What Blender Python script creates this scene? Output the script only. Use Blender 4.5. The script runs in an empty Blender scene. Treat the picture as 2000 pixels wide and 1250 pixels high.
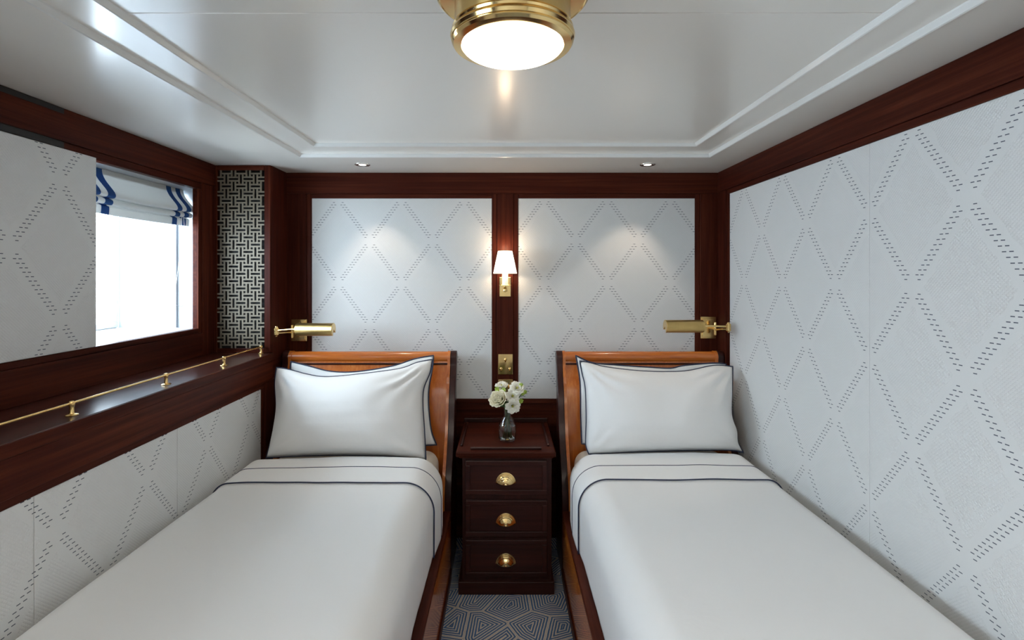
import bpy, bmesh, math, random
from mathutils import Vector, Matrix, noise
random.seed(7)
S = bpy.context.scene
COL = S.collection
PI = math.pi
CAMZ, D = 1.52, 2.95
CEIL = 2.10
XR, XU, XL = 1.236, -1.558, -1.25      # right wall, upper window wall, lower left wall
YC = 2.728                              # front face of the corner cabinet
YB = -1.7                               # wall behind the camera

# ---------------------------------------------------------------- object helpers
def obj(name, verts, faces, mat, parent=None, smooth=False, loc=None, auto=None):
    me = bpy.data.meshes.new(name)
    me.from_pydata([tuple(v) for v in verts], [], faces)
    bm = bmesh.new(); bm.from_mesh(me)
    bmesh.ops.recalc_face_normals(bm, faces=bm.faces)
    bm.to_mesh(me); bm.free()
    if smooth:
        for p in me.polygons: p.use_smooth = True
    if auto: me.set_sharp_from_angle(angle=math.radians(auto))
    me.materials.append(mat)
    o = bpy.data.objects.new(name, me); COL.objects.link(o)
    if parent:
        o.parent = parent
    if loc: o.location = loc
    return o
def tag(o, label=None, cat=None, group=None, kind=None):
    if label: o['label'] = label
    if cat: o['category'] = cat
    if group: o['group'] = group
    if kind: o['kind'] = kind
    return o
def empty(name, loc=(0, 0, 0), label=None, cat=None, group=None):
    o = bpy.data.objects.new(name, None); COL.objects.link(o); o.location = loc
    o.empty_display_size = .05
    return tag(o, label, cat, group)

class MB:
    """collects shapes into one mesh"""
    def __init__(s, off=(0, 0, 0)): s.v = []; s.f = []; s.off = Vector(off)
    def add(s, v, f):
        b = len(s.v); s.v += [Vector(p) - s.off for p in v]; s.f += [tuple(i + b for i in q) for q in f]
    def box(s, x0, x1, y0, y1, z0, z1, bev=0.0):
        x0, x1 = sorted((x0, x1)); y0, y1 = sorted((y0, y1)); z0, z1 = sorted((z0, z1))
        if bev <= 0:
            v = [(x, y, z) for x in (x0, x1) for y in (y0, y1) for z in (z0, z1)]
            s.add(v, [(0, 1, 3, 2), (4, 6, 7, 5), (0, 4, 5, 1), (2, 3, 7, 6), (0, 2, 6, 4), (1, 5, 7, 3)]); return
        bm = bmesh.new()
        bmesh.ops.create_cube(bm, size=1)
        for p in bm.verts:
            p.co = Vector(((x0 + x1) / 2 + p.co.x * (x1 - x0), (y0 + y1) / 2 + p.co.y * (y1 - y0), (z0 + z1) / 2 + p.co.z * (z1 - z0)))
        bmesh.ops.bevel(bm, geom=bm.edges[:], offset=bev, segments=2, affect='EDGES', profile=.5)
        bm.verts.index_update()
        s.add([p.co.copy() for p in bm.verts], [tuple(q.index for q in f.verts) for f in bm.faces]); bm.free()
    def tube(s, pts, r, n=10, cap=True, closed=False):
        pts = [Vector(p) for p in pts]; N = len(pts)
        rs = r if isinstance(r, (list, tuple)) else [r] * N
        rings = []; prev = None
        for i, p in enumerate(pts):
            if closed: t = pts[(i + 1) % N] - pts[i - 1]
            else: t = pts[min(i + 1, N - 1)] - pts[max(i - 1, 0)]
            if t.length < 1e-9: t = Vector((0, 0, 1))
            t.normalize()
            if prev is None:
                a = Vector((0, 0, 1)) if abs(t.z) < .9 else Vector((1, 0, 0))
                u = t.cross(a).normalized()
            else:
                u = (prev - t * prev.dot(t))
                u = u.normalized() if u.length > 1e-6 else t.orthogonal().normalized()
            prev = u; w = t.cross(u)
            rings.append([p + (u * math.cos(2 * PI * k / n) + w * math.sin(2 * PI * k / n)) * rs[i] for k in range(n)])
        v = [q for R in rings for q in R]; f = []
        M = N if closed else N - 1
        for i in range(M):
            j = (i + 1) % N
            for k in range(n):
                f.append((i * n + k, i * n + (k + 1) % n, j * n + (k + 1) % n, j * n + k))
        if cap and not closed:
            f.append(tuple(range(n - 1, -1, -1))); f.append(tuple((N - 1) * n + k for k in range(n)))
        s.add(v, f)
    def lathe(s, prof, c=(0, 0, 0), axis='Z', n=48, cap=False, a0=0, a1=2 * PI):
        c = Vector(c); v = []; f = []; full = abs(a1 - a0 - 2 * PI) < 1e-6
        m = n if full else n + 1
        for (r, h) in prof:
            for k in range(m):
                a = a0 + (a1 - a0) * k / n
                x, y = r * math.cos(a), r * math.sin(a)
                p = {'Z': (x, y, h), 'Y': (x, h, y), 'X': (h, x, y)}[axis]
                v.append(c + Vector(p))
        for i in range(len(prof) - 1):
            for k in range(n if full else m - 1):
                k2 = (k + 1) % m
                f.append((i * m + k, i * m + k2, (i + 1) * m + k2, (i + 1) * m + k))
        if cap:
            f.append(tuple(range(m))); f.append(tuple((len(prof) - 1) * m + k for k in range(m)))
        s.add(v, f)
    def prism(s, poly, x0, x1, axis='X'):
        """poly in the plane normal to axis, extruded along it"""
        def P(a, b, t): return {'X': (t, a, b), 'Y': (a, t, b), 'Z': (a, b, t)}[axis]
        n = len(poly)
        v = [P(a, b, x0) for a, b in poly] + [P(a, b, x1) for a, b in poly]
        f = [tuple(range(n)), tuple(range(2 * n - 1, n - 1, -1))]
        f += [(i, (i + 1) % n, n + (i + 1) % n, n + i) for i in range(n)]
        s.add(v, f)
    def grid(s, P, nu, nv, closed_u=False):
        v = [P(i / nu, j / nv) for j in range(nv + 1) for i in range(nu + 1)]
        f = [(j * (nu + 1) + i, j * (nu + 1) + i + 1, (j + 1) * (nu + 1) + i + 1, (j + 1) * (nu + 1) + i) for j in range(nv) for i in range(nu)]
        s.add(v, f)
    def build(s, name, mat, parent=None, smooth=False, auto=None):
        return obj(name, s.v, s.f, mat, parent, smooth, s.off if (s.off.length and not parent) else None, auto)

# ---------------------------------------------------------------- material helpers
class NT:
    def __init__(s, name):
        s.m = bpy.data.materials.new(name); s.m.use_nodes = True
        s.t = s.m.node_tree; s.t.nodes.clear()
        s.out = s.t.nodes.new('ShaderNodeOutputMaterial')
        s.b = s.t.nodes.new('ShaderNodeBsdfPrincipled')
        s.t.links.new(s.b.outputs[0], s.out.inputs[0])
    def n(s, typ, **kw):
        nd = s.t.nodes.new(typ)
        for k, v in kw.items(): setattr(nd, k, v)
        return nd
    def link(s, a, b): s.t.links.new(a, b)
    def set(s, **kw):
        for k, v in kw.items():
            k = k.replace('_', ' ')
            inp = s.b.inputs[k]
            if hasattr(v, 'is_linked'): s.link(v, inp)
            else: inp.default_value = v
    def math(s, op, a, b=None, c=None):
        nd = s.n('ShaderNodeMath', operation=op)
        for i, x in enumerate((a, b, c)):
            if x is None: continue
            if hasattr(x, 'is_linked'): s.link(x, nd.inputs[i])
            else: nd.inputs[i].default_value = x
        return nd.outputs[0]
    def coord(s): return s.n('ShaderNodeTexCoord').outputs['Object']
    def sep(s, v):
        nd = s.n('ShaderNodeSeparateXYZ'); s.link(v, nd.inputs[0]); return nd.outputs
    def mapping(s, v, scale=(1, 1, 1), rot=(0, 0, 0)):
        nd = s.n('ShaderNodeMapping'); s.link(v, nd.inputs[0]); nd.inputs['Scale'].default_value = scale; nd.inputs['Rotation'].default_value = rot
        return nd.outputs[0]
    def noise(s, v, scale=5, detail=3, rough=.5, dist=0):
        nd = s.n('ShaderNodeTexNoise'); s.link(v, nd.inputs['Vector'])
        nd.inputs['Scale'].default_value = scale; nd.inputs['Detail'].default_value = detail
        nd.inputs['Roughness'].default_value = rough; nd.inputs['Distortion'].default_value = dist
        return nd.outputs[0]
    def ramp(s, f, stops):
        nd = s.n('ShaderNodeValToRGB'); s.link(f, nd.inputs[0]); cr = nd.color_ramp
        while len(cr.elements) < len(stops): cr.elements.new(.5)
        for e, (p, c) in zip(cr.elements, stops): e.position = p; e.color = (*c, 1)
        return nd.outputs[0]
    def mix(s, f, a, b):
        nd = s.n('ShaderNodeMix', data_type='RGBA')
        for i, x in ((0, f), (6, a), (7, b)):
            if hasattr(x, 'is_linked'): s.link(x, nd.inputs[i])
            else: nd.inputs[i].default_value = x if i == 0 else (*x, 1)
        return nd.outputs[2]
    def bump(s, h, strength=.2, dist=.01):
        nd = s.n('ShaderNodeBump'); s.link(h, nd.inputs['Height'])
        nd.inputs['Strength'].default_value = strength; nd.inputs['Distance'].default_value = dist
        s.link(nd.outputs[0], s.b.inputs['Normal'])

def plain(name, col, rough=.5, metal=0, coat=0, **kw):
    t = NT(name); t.set(Base_Color=(*col, 1), Roughness=rough, Metallic=metal, Coat_Weight=coat)
    for k, v in kw.items(): t.set(**{k: v})
    return t.m
_w = {}
def wood(axis='x', kind='dark'):
    key = (axis, kind)
    if key in _w: return _w[key]
    t = NT('wood_%s_%s' % (kind, axis))
    c = t.coord()
    lo, hi = (1.6, 60) if kind != 'orange' else (4, 70)
    sc = {'x': (lo, hi, hi), 'y': (hi, lo, hi), 'z': (hi, hi, lo)}[axis]
    f1 = t.noise(t.mapping(c, sc), 1.0, 6, .62, .35)
    f2 = t.noise(t.mapping(c, tuple(q * (.15 if q == hi else .4) for q in sc)), 1.0, 2, .5, .6)
    f = t.math('ADD', t.math('MULTIPLY', f1, .65), t.math('MULTIPLY', f2, .35))
    if kind == 'dark':
        col = t.ramp(f, [(.30, (.017, .0030, .0018)), (.50, (.050, .0098, .0052)), (.68, (.095, .022, .010))])
        t.set(Base_Color=col, Roughness=.38, Specular_IOR_Level=.06)
    elif kind == 'deep':
        col = t.ramp(f, [(.30, (.012, .0032, .0026)), (.50, (.030, .0075, .0058)), (.68, (.055, .0150, .010))])
        t.set(Base_Color=col, Roughness=.28, Specular_IOR_Level=.30)
    elif kind == 'gloss':
        col = t.ramp(f, [(.30, (.018, .004, .003)), (.50, (.050, .0115, .0075)), (.68, (.095, .026, .014))])
        t.set(Base_Color=col, Roughness=.30, Specular_IOR_Level=.4, Coat_Weight=.75, Coat_Roughness=.16)
        t.bump(t.noise(c, 380, 2), .10, .0015)
    else:
        col = t.ramp(f, [(.28, (.36, .078, .010)), (.50, (.50, .135, .020)), (.72, (.64, .215, .040))])
        t.set(Base_Color=col, Roughness=.22, Coat_Weight=.5, Coat_Roughness=.08)
    if kind != 'gloss': t.bump(f1, .05, .002)
    _w[key] = t.m; return t.m

def fabric_mat(name, axis, u0, v0):
    """quilted off-white wallcovering: diamond lattice of paired grey dashes, u along the wall, v up"""
    W, H2, ROWS = .362, .2435, 17
    st, q = H2 / ROWS, W / 2 / ROWS
    t = NT(name); c = t.coord(); o = t.sep(c); M = t.math
    U = M('SUBTRACT', o[axis], u0); V = M('SUBTRACT', o[2], v0)
    n = M('FLOOR', M('DIVIDE', V, H2))
    vf = M('SUBTRACT', V, M('MULTIPLY', n, H2))                 # 0..H2
    k = M('FLOOR', M('DIVIDE', vf, st))                          # 0..16
    dv = M('ABSOLUTE', M('SUBTRACT', vf, M('MULTIPLY', M('ADD', k, .5), st)))
    U2 = M('ADD', U, M('MULTIPLY', n, W / 2))
    a = M('ABSOLUTE', M('SUBTRACT', M('FLOORED_MODULO', M('ADD', U2, W / 2), W), W / 2))   # 0..W/2
    ac = M('MULTIPLY', M('ADD', k, .5), q)
    dp = M('ABSOLUTE', M('SUBTRACT', a, M('ADD', ac, .0092)))
    dm = M('ABSOLUTE', M('SUBTRACT', a, M('SUBTRACT', ac, .0092)))
    L, T = .0056, .0013
    row = M('LESS_THAN', dv, T)
    okp = M('MULTIPLY', M('GREATER_THAN', k, .5), M('LESS_THAN', k, ROWS - 2.5))
    okm = M('MULTIPLY', M('GREATER_THAN', k, 1.5), M('LESS_THAN', k, ROWS - 1.5))
    d = M('ADD', M('MULTIPLY', M('LESS_THAN', dp, L), okp), M('MULTIPLY', M('LESS_THAN', dm, L), okm))
    dash = M('MINIMUM', M('MULTIPLY', d, row), 1)
    base = (.660, .663, .655)
    col = t.mix(dash, base, (.06, .075, .105))
    # quilting relief: fine crossed ridges inside the diamonds, scalloped cord beside the dashes
    e = M('ABSOLUTE', M('SUBTRACT', M('DIVIDE', a, W / 2), M('DIVIDE', vf, H2)))    # 0 on the lattice lines .. 1 in diamond centres
    p = .021
    s1 = M('SINE', M('MULTIPLY', M('ADD', U, V), 2 * PI / p)); s2 = M('SINE', M('MULTIPLY', M('SUBTRACT', U, V), 2 * PI / p))
    weave = M('MULTIPLY', M('ABSOLUTE', s1), M('ABSOLUTE', s2))
    mask = M('GREATER_THAN', M('ADD', e, M('MULTIPLY', t.noise(c, 22, 2), .22)), .34)
    scal = M('ABSOLUTE', M('SINE', M('MULTIPLY', V, PI / st)))
    cord = M('LESS_THAN', M('ABSOLUTE', M('SUBTRACT', M('ADD', e, M('MULTIPLY', scal, .035)), .165)), .014)
    fine = t.noise(c, 900, 2)
    h = M('ADD', M('ADD', M('MULTIPLY', M('MULTIPLY', weave, mask), .8), M('MULTIPLY', cord, .6)), M('ADD', M('MULTIPLY', fine, .22), M('MULTIPLY', dash, -.4)))
    t.set(Base_Color=col, Roughness=.75, Sheen_Weight=.1)
    t.bump(h, .42, .003)
    return t.m

def brass(name='brass', col=(.83, .58, .24), rough=.22):
    t = NT(name); c = t.coord()
    f = t.noise(c, 25, 3)
    t.set(Base_Color=t.mix(f, tuple(x * .82 for x in col), tuple(min(1, x * 1.1) for x in col)), Metallic=1.0)
    t.set(Roughness=t.math('ADD', t.math('MULTIPLY', f, .12), rough - .06))
    return t.m
BR = brass(); BRP = brass('polished_brass', (.86, .62, .28), .13); BRA = brass('aged_brass', (.62, .42, .16), .30)
BRS = brass('satin_brass', (.66, .45, .17), .36)
BRL = plain('lattice_bronze', (.165, .135, .092), .55, .15)
WHITE = plain('white_paint', (.80, .80, .79), .35)
BLACK = plain('dark_void', (.004, .004, .004), .8)
def ceiling_mat():
    t = NT('ceiling_lacquer'); c = t.coord()
    f = t.noise(t.mapping(c, (3, 260, 1)), 1, 3)
    t.set(Base_Color=(.88, .84, .775, 1), Roughness=.30, Specular_IOR_Level=.55, Coat_Weight=.75, Coat_Roughness=.19)
    t.bump(f, .035, .0015); return t.m
CEILM = ceiling_mat()
def linen(name, col=(.81, .81, .80)):
    t = NT(name); c = t.coord()
    f = t.noise(c, 9, 4, .55, .6); g = t.noise(c, 1400, 1)
    t.set(Base_Color=(*col, 1), Roughness=.62, Sheen_Weight=.25, Sheen_Roughness=.4)
    t.bump(t.math('ADD', f, t.math('MULTIPLY', g, .02)), .10, .02); return t.m
LINEN = linen('white_cotton'); SHEETM = linen('cream_cotton', (.80, .74, .65))
NAVY = plain('navy_piping', (.012, .020, .055), .6)
def carpet():
    t = NT('blue_carpet'); c = t.coord(); M = t.math
    wob = t.n('ShaderNodeTexNoise'); t.link(c, wob.inputs['Vector']); wob.inputs['Scale'].default_value = 30
    va = t.n('ShaderNodeVectorMath', operation='MULTIPLY_ADD'); t.link(wob.outputs['Color'], va.inputs[0]); va.inputs[1].default_value = (.004, .004, 0); t.link(c, va.inputs[2])
    v = t.n('ShaderNodeTexVoronoi', feature='DISTANCE_TO_EDGE', voronoi_dimensions='2D'); t.link(va.outputs[0], v.inputs['Vector']); v.inputs['Scale'].default_value = 6.0
    w = M('SINE', M('MULTIPLY', v.outputs['Distance'], 2 * PI * 13.5))
    f = M('GREATER_THAN', M('ADD', w, M('MULTIPLY', t.noise(c, 160, 2), .6)), .62)
    v2 = t.n('ShaderNodeTexVoronoi', voronoi_dimensions='2D'); t.link(va.outputs[0], v2.inputs['Vector']); v2.inputs['Scale'].default_value = 6.0
    blue = t.mix(t.noise(c, 12, 2), (.022, .075, .19), (.035, .13, .31))
    t.set(Base_Color=t.mix(f, blue, (.55, .51, .42)), Roughness=.95, Sheen_Weight=.2)
    t.bump(t.math('ADD', t.noise(c, 700, 2), M('MULTIPLY', f, .6)), .5, .004); return t.m
def glass_thin():
    t = NT('window_glass'); t.t.nodes.remove(t.b)
    tr = t.n('ShaderNodeBsdfTransparent'); gl = t.n('ShaderNodeBsdfGlossy'); gl.inputs['Roughness'].default_value = .02
    mx = t.n('ShaderNodeMixShader'); mx.inputs[0].default_value = .05; t.link(tr.outputs[0], mx.inputs[1]); t.link(gl.outputs[0], mx.inputs[2])
    t.link(mx.outputs[0], t.out.inputs[0]); return t.m
def emis(name, col, strength, base=(.8, .8, .8)):
    t = NT(name); t.set(Base_Color=(*base, 1), Roughness=.4, Emission_Color=(*col, 1), Emission_Strength=strength); return t.m

# ================================================================ ROOM SHELL
def struct(mb, name, mat, smooth=False): return tag(mb.build(name, mat, None, smooth), kind='structure')
m = MB(); m.box(-1.6, 1.36, YB - .1, D + .1, -.05, 0); struct(m, 'floor', carpet())
m = MB(); m.box(-1.6, 1.36, D, D + .1, 0, 2.25); wall_back = struct(m, 'wall_back', wood('x'))
m = MB(); m.box(XR, XR + .1, YB, D, 0, 2.25); wall_right = struct(m, 'wall_right', wood('y'))
m = MB(); m.box(-1.6, 1.36, YB - .1, YB, 0, 2.25); struct(m, 'wall_rear', plain('rear_wall_paint', (.72, .70, .66), .5))
# left wall: upper part with the window opening and an added, unseen fill opening, lower part under the ledge
WZ0, WZ1, WY0, WY1 = 1.245, 1.951, 1.25, 2.588
W2Y0, W2Y1 = -1.15, .15
m = MB()
for y0, y1, z0, z1 in ((YB, D, WZ1, 2.25), (YB, D, 0, WZ0), (YB, W2Y0, WZ0, WZ1), (W2Y1, WY0, WZ0, WZ1), (WY1, D, WZ0, WZ1)):
    m.box(XU - .02, XU, y0, y1, z0, z1)
wall_left = struct(m, 'wall_left', wood('y'))
# lower wall box below the ledge
m = MB(); m.box(XU, XL - .004, YB, D, 0, 1.062); struct(m, 'wall_lower_left', wood('y'))

# ceiling: soffit, two shallow steps, centre panels with a fine joint
OX, OY, IX, IY = 1.017, 2.537, .887, 2.372
m = MB()
T0, T1, T2 = CEIL, CEIL + .013, CEIL + .024
top = 2.25
OY0 = YB + .35; IY0 = YB + .48
for x0, x1, y0, y1, z in ((-1.6, -OX, YB, D, T0), (OX, 1.36, YB, D, T0), (-OX, OX, OY, D, T0), (-OX, OX, YB, OY0, T0),
                          (-OX, -IX, OY0, OY, T1), (IX, OX, OY0, OY, T1), (-IX, IX, IY, OY, T1), (-IX, IX, OY0, IY0, T1)):
    m.box(x0, x1, y0, y1, z, top)
ceiling = struct(m, 'ceiling', CEILM)
JY = 1.186
for y0, y1 in ((IY0, JY - .0012), (JY + .0012, IY)):
    m = MB(); m.box(-IX + .0005, IX - .0005, y0 + .0005, y1 - .0005, T2, top, .001); m.build('ceiling_panel', CEILM, ceiling)
# moulded lips of the steps
LIP = plain('lip_white', (.78, .78, .76), .28, coat=.2)
def ring_lip(hx, y0, y1, zlo, zhi, w, idx):
    m = MB()
    prof = [(0, zlo), (0, zhi), (-w, zhi), (-w * .85, (zlo + zhi) / 2 + .002), (-w * .3, zlo + .0015)]
    # sweep the profile around the rectangle (offset inwards)
    cs = [(-hx, y0, 1, 1), (hx, y0, -1, 1), (hx, y1, -1, -1), (-hx, y1, 1, -1)]
    v = []
    for cx, cy, sx, sy in cs:
        for a, z in prof: v.append((cx - sx * a, cy - sy * a, z))
    n = len(prof); f = []
    for i in range(4):
        j = (i + 1) % 4
        for k in range(n): f.append((i * n + k, i * n + (k + 1) % n, j * n + (k + 1) % n, j * n + k))
    m.add(v, f); return tag(m.build('trim_%d' % idx, LIP), kind='structure')
ring_lip(OX, OY0, OY, T0 - .0035, T1 + .004, .014, 1)
ring_lip(IX, IY0, IY, T1 - .0035, T2 + .004, .012, 2)

# wall-local boxes: u along the wall, v up, w out into the room
def mp(kind):
    if kind == 'back': return lambda u0, u1, v0, v1, w0, w1: (u0, u1, D - w1, D - w0, v0, v1)
    if kind == 'right': return lambda u0, u1, v0, v1, w0, w1: (XR - w1, XR - w0, u0, u1, v0, v1)
    if kind == 'up': return lambda u0, u1, v0, v1, w0, w1: (XU + w0, XU + w1, u0, u1, v0, v1)
    if kind == 'low': return lambda u0, u1, v0, v1, w0, w1: (XL - .006 + w0, XL - .006 + w1, u0, u1, v0, v1)
    if kind == 'cab': return lambda u0, u1, v0, v1, w0, w1: (u0, u1, YC + .012 - w1, YC + .012 - w0, v0, v1)
tn = [2]
def trim(kind, u0, u1, v0, v1, w, axis=None, bev=.0025, w0=0, mat=None, parent=None):
    tn[0] += 1
    m = MB(); m.box(*mp(kind)(u0, u1, v0, v1, w0, w), bev=bev)
    if axis is None: axis = 'z' if (v1 - v0) > abs(u1 - u0) else ('x' if kind in ('back', 'cab') else 'y')
    o = m.build('trim_%d' % tn[0], mat or wood(axis), parent)
    return tag(o, kind='structure')
def panel(kind, u0, u1, v0, v1, w, mat, parent, w0=0):
    m = MB(); m.box(*mp(kind)(u0, u1, v0, v1, w0, w), bev=.002); return m.build('fabric_panel', mat, parent)

# ---- back wall
fb1 = fabric_mat('fabric_back_left', 0, -.776, 1.2215); fb2 = fabric_mat('fabric_back_right', 0, .407, 1.2255)
PT, PB = 1.954, .803
panel('back', -1.109, -.074, PB, PT, .008, fb1, wall_back); panel('back', .077, 1.0915, PB, PT, .008, fb2, wall_back)
trim('back', XL, XR, 1.980, CEIL, .018)
trim('back', XL, -1.137, .30, 1.980, .018); trim('back', 1.119, XR - .002, .30, 1.980, .018)
trim('back', -.046, .049, PB, 1.980, .018)
for u0, u1 in ((-1.137, -1.109), (-.074, -.046), (.049, .077), (1.0915, 1.119)): trim('back', u0, u1, PB, 1.980, .012)
trim('back', -1.109, -.074, PT, 1.980, .012); trim('back', .077, 1.0915, PT, 1.980, .012)
trim('back', -1.137, 1.119, .775, PB, .014); trim('back', -1.137, 1.119, .12, .775, .010); 
# ---- right wall
fr = fabric_mat('fabric_right', 1, 1.724, 1.725)
ys = [2.796, 1.724, .652, -.42, YB + .05]
for a, b in zip(ys, ys[1:]): panel('right', b + .0007, a - .0007, .16, 1.959, .008, fr, wall_right)
trim('right', YB, D - .018, 1.985, CEIL, .018); trim('right', YB, 2.822, 1.959, 1.985, .012)
trim('right', 2.822, D - .018, .10, 1.985, .018, 'z'); trim('right', 2.796, 2.822, .10, 1.959, .012, 'z')
trim('right', YB, 2.796, .0, .16, .014)
# ---- left upper wall (window wall)
trim('up', YB, YC, 1.983, CEIL - .0005, .016, 'y'); 
trim('up', WY0 - .05, WY1 + .026, WZ1, 1.983, .010, 'y')
trim('up', WY1 + .026, YC, 1.10, 1.983, .016, 'z'); trim('up', WY1, WY1 + .026, WZ0 - .024, WZ1, .010, 'z')
trim('up', YB, WY1, WZ0 - .024, WZ0, .010, 'y'); trim('up', YB, WY1 + .026, 1.10, WZ0 - .024, .016, 'y')
trim('up', W2Y1, .87, WZ0, WZ1, .010, 'z'); trim('up', YB, WY0 - .05, WZ1, 1.983, .010, 'y')
# dark slots above the sliding panel
SLOT = plain('slot_black', (.006, .005, .005), .6)
trim('up', .2, 1.789, 2.079, CEIL - .003, .018, 'y', 0, .012, SLOT); trim('up', .2, 1.789, 1.960, 1.981, .018, 'y', 0, .008, SLOT)
# ---- left lower wall
fl = fabric_mat('fabric_lower', 1, 1.784, .8085)
ys = [2.616, 1.948, 1.356, .70, .0, -.7, YB + .05]
wall_low = bpy.data.objects['wall_lower_left']
wall_low.name = 'wall_left_lower'
for a, b in zip(ys, ys[1:]): panel('low', b + .001, a - .001, .16, .932, .010, fl, wall_low)
trim('low', YB, YC - .0, .957, 1.062, .020, 'y'); trim('low', YB, 2.642, .932, .957, .013, 'y')
trim('low', 2.642, D - .02, .10, .957, .020, 'z'); trim('low', 2.616, 2.642, .16, .932, .013, 'z')
trim('low', YB, 2.642, 0, .16, .018, 'y')
# ---- corner cabinet
m = MB(); m.box(XU + .001, -1.262, YC + .05, D, 1.10, CEIL); m.box(-1.262, XL, YC + .020, D - .001, 1.062, CEIL - .0005)
m.box(XU, -1.262, YC + .03, YC + .05, 1.10, CEIL - .0005)
tag(m.build('wall_corner', wood('z')), kind='structure')
GX0, GX1, GZ0, GZ1 = -1.531, -1.281, 1.124, 2.072
trim('cab', XU, GX0, 1.10, CEIL - .001, .014, 'z', w0=-.018); trim('cab', GX1, XL + .0015, 1.10, CEIL - .001, .014, 'z', w0=-.018)
trim('cab', GX0, GX1, GZ1, CEIL - .001, .014, 'x', w0=-.018); trim('cab', GX0, GX1, 1.10, GZ0, .014, 'x', w0=-.018)

# ---- window ledge (shelf)
m = MB(); m.box(XU + .012, XL + .012, YB + .01, YC + .006, 1.0625, 1.10, .001)
ledge = tag(m.build('window_ledge', wood('y', 'gloss')), 'dark glossy mahogany ledge running under the window, with a low brass rail on it', 'ledge')
m = MB(); m.box(XL + .0122, XL + .021, YB + .01, YC + .006, 1.0625, 1.0995, .003); m.build('nosing', wood('y'), ledge)

# ================================================================ WINDOW
def window(n, y0, y1, pane_y0, pane_y1):
    w = empty('window_%d' % n); w['kind'] = 'structure'
    xi, xo, xs = XU - .02, -1.99, -1.69
    yj = y1 + .05; yk = y0 - .02
    NW = plain('niche_white_%d' % n, (.40, .42, .44), .5)
    m = MB()
    m.box(xo, xi, yj, yj + .02, WZ0 - .02, WZ1 + .02)          # far jamb
    m.box(xo, xi, yk - .02, yk, WZ0 - .02, WZ1 + .02)
    m.box(xo, xi, yk, yj, WZ1, WZ1 + .02)
    m.box(xs - .004, xs + .004, yj - .012, yj, WZ0, WZ1, .001)
    m.build('window_recess', NW, w)
    m = MB(); m.box(xo - .03, XU - .001, yk, yj + .01, WZ0 - .02, WZ0 - .001)
    m.build('window_sill', NW, w)
    m = MB()
    for a, b, c, d in ((yk, yj, WZ0, WZ0 + .03), (yk, yj, WZ1 - .03, WZ1), (yk, yk + .04, WZ0 + .03, WZ1 - .03), (yj - .04, yj, WZ0 + .03, WZ1 - .03)):
        m.box(xo - .03, xo, a, b, c, d, .003)
    m.build('window_frame', WHITE, w)
    m = MB(); m.add([(xo - .016, yk, WZ0), (xo - .016, yj, WZ0), (xo - .016, yj, WZ1), (xo - .016, yk, WZ1)], [(0, 1, 2, 3)]); m.build('glass_pane', glass_thin(), w)
    p = bpy.data.lights.new('daylight_portal', 'AREA'); p.shape = 'RECTANGLE'; p.size = yj - yk; p.size_y = WZ1 - WZ0
    p.cycles.is_portal = True
    po = bpy.data.objects.new('daylight_portal', p); COL.objects.link(po)
    po.location = (xo - .05, (yj + yk) / 2, (WZ0 + WZ1) / 2); po.rotation_euler = (0, -PI / 2, 0)
    return w
window(1, WY0, WY1, 0, 0)
window(2, W2Y0, W2Y1, 0, 0)  # unseen window added by the camera, lets in fill daylight

# sliding upholstered panel
m = MB(); m.box(XU + .0005, XU + .014, .87, 1.936, WZ0 + .0005, WZ1 + .008, .003)
sp = tag(m.build('sliding_panel', fabric_mat('fabric_sliding', 1, 1.776, 1.8475)),
    'off-white quilted sliding panel with grey dash diamonds, half drawn across the window', 'panel')

m = MB(); m.box(XU - .014, XU + .0004, WY0 + .004, 1.928, WZ0 + .0005, WZ1 - .001); m.build('leak_blocker', plain('leak_blocker_paint', (.5, .5, .48), .6), sp)  # unseen board added behind the panel to block daylight leaking under it

# roman blind
def blind_mat():
    t = NT('blind_fabric'); c = t.coord(); o = t.sep(c); M = t.math; y = o[1]
    f = None
    for a, b in ((1.978, 2.016), (2.052, 2.094), (2.490, 2.527), (2.560, 2.597)):
        g = M('MULTIPLY', M('GREATER_THAN', y, a), M('LESS_THAN', y, b)); f = g if f is None else M('ADD', f, g)
    col = t.mix(f, (.56, .56, .545), (.014, .065, .20))
    t.b.inputs['Base Color'].default_value = (.7, .7, .7, 1); t.set(Base_Color=col, Roughness=.9)
    t.bump(t.noise(c, 400, 2), .2, .003)
    tl = t.n('ShaderNodeBsdfTranslucent'); t.link(col, tl.inputs[0])
    mx = t.n('ShaderNodeMixShader'); mx.inputs[0].default_value = .25
    t.link(t.b.outputs[0], mx.inputs[1]); t.link(tl.outputs[0], mx.inputs[2]); t.link(mx.outputs[0], t.out.inputs[0])
    return t.m
BL = blind_mat()
blind = empty('roman_blind', (-1.64, 2.28, 1.95), 'off-white roman blind with blue stripes, pulled up in folds in the window', 'blind')
prof = [(-1.648, 1.950), (-1.645, 1.930), (-1.632, 1.905), (-1.612, 1.880), (-1.596, 1.860), (-1.590, 1.845), (-1.596, 1.836), (-1.615, 1.835), (-1.625, 1.838),
        (-1.612, 1.832), (-1.602, 1.824), (-1.602, 1.813), (-1.610, 1.806), (-1.630, 1.808), (-1.625, 1.803), (-1.618, 1.798), (-1.618, 1.780), (-1.620, 1.764)]
def spline(pts, n):
    out = []
    P = [Vector((*p, 0)) if len(p) == 2 else Vector(p) for p in pts]
    for i in range(len(P) - 1):
        p0, p1, p2, p3 = P[max(i - 1, 0)], P[i], P[i + 1], P[min(i + 2, len(P) - 1)]
        for k in range(n):
            t = k / n
            out.append(.5 * ((2 * p1) + (p2 - p0) * t + (2 * p0 - 5 * p1 + 4 * p2 - p3) * t * t + (3 * p1 - p0 - 3 * p2 + p3) * t ** 3))
    out.append(P[-1]); return out
sp_ = spline(prof, 4)
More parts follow.
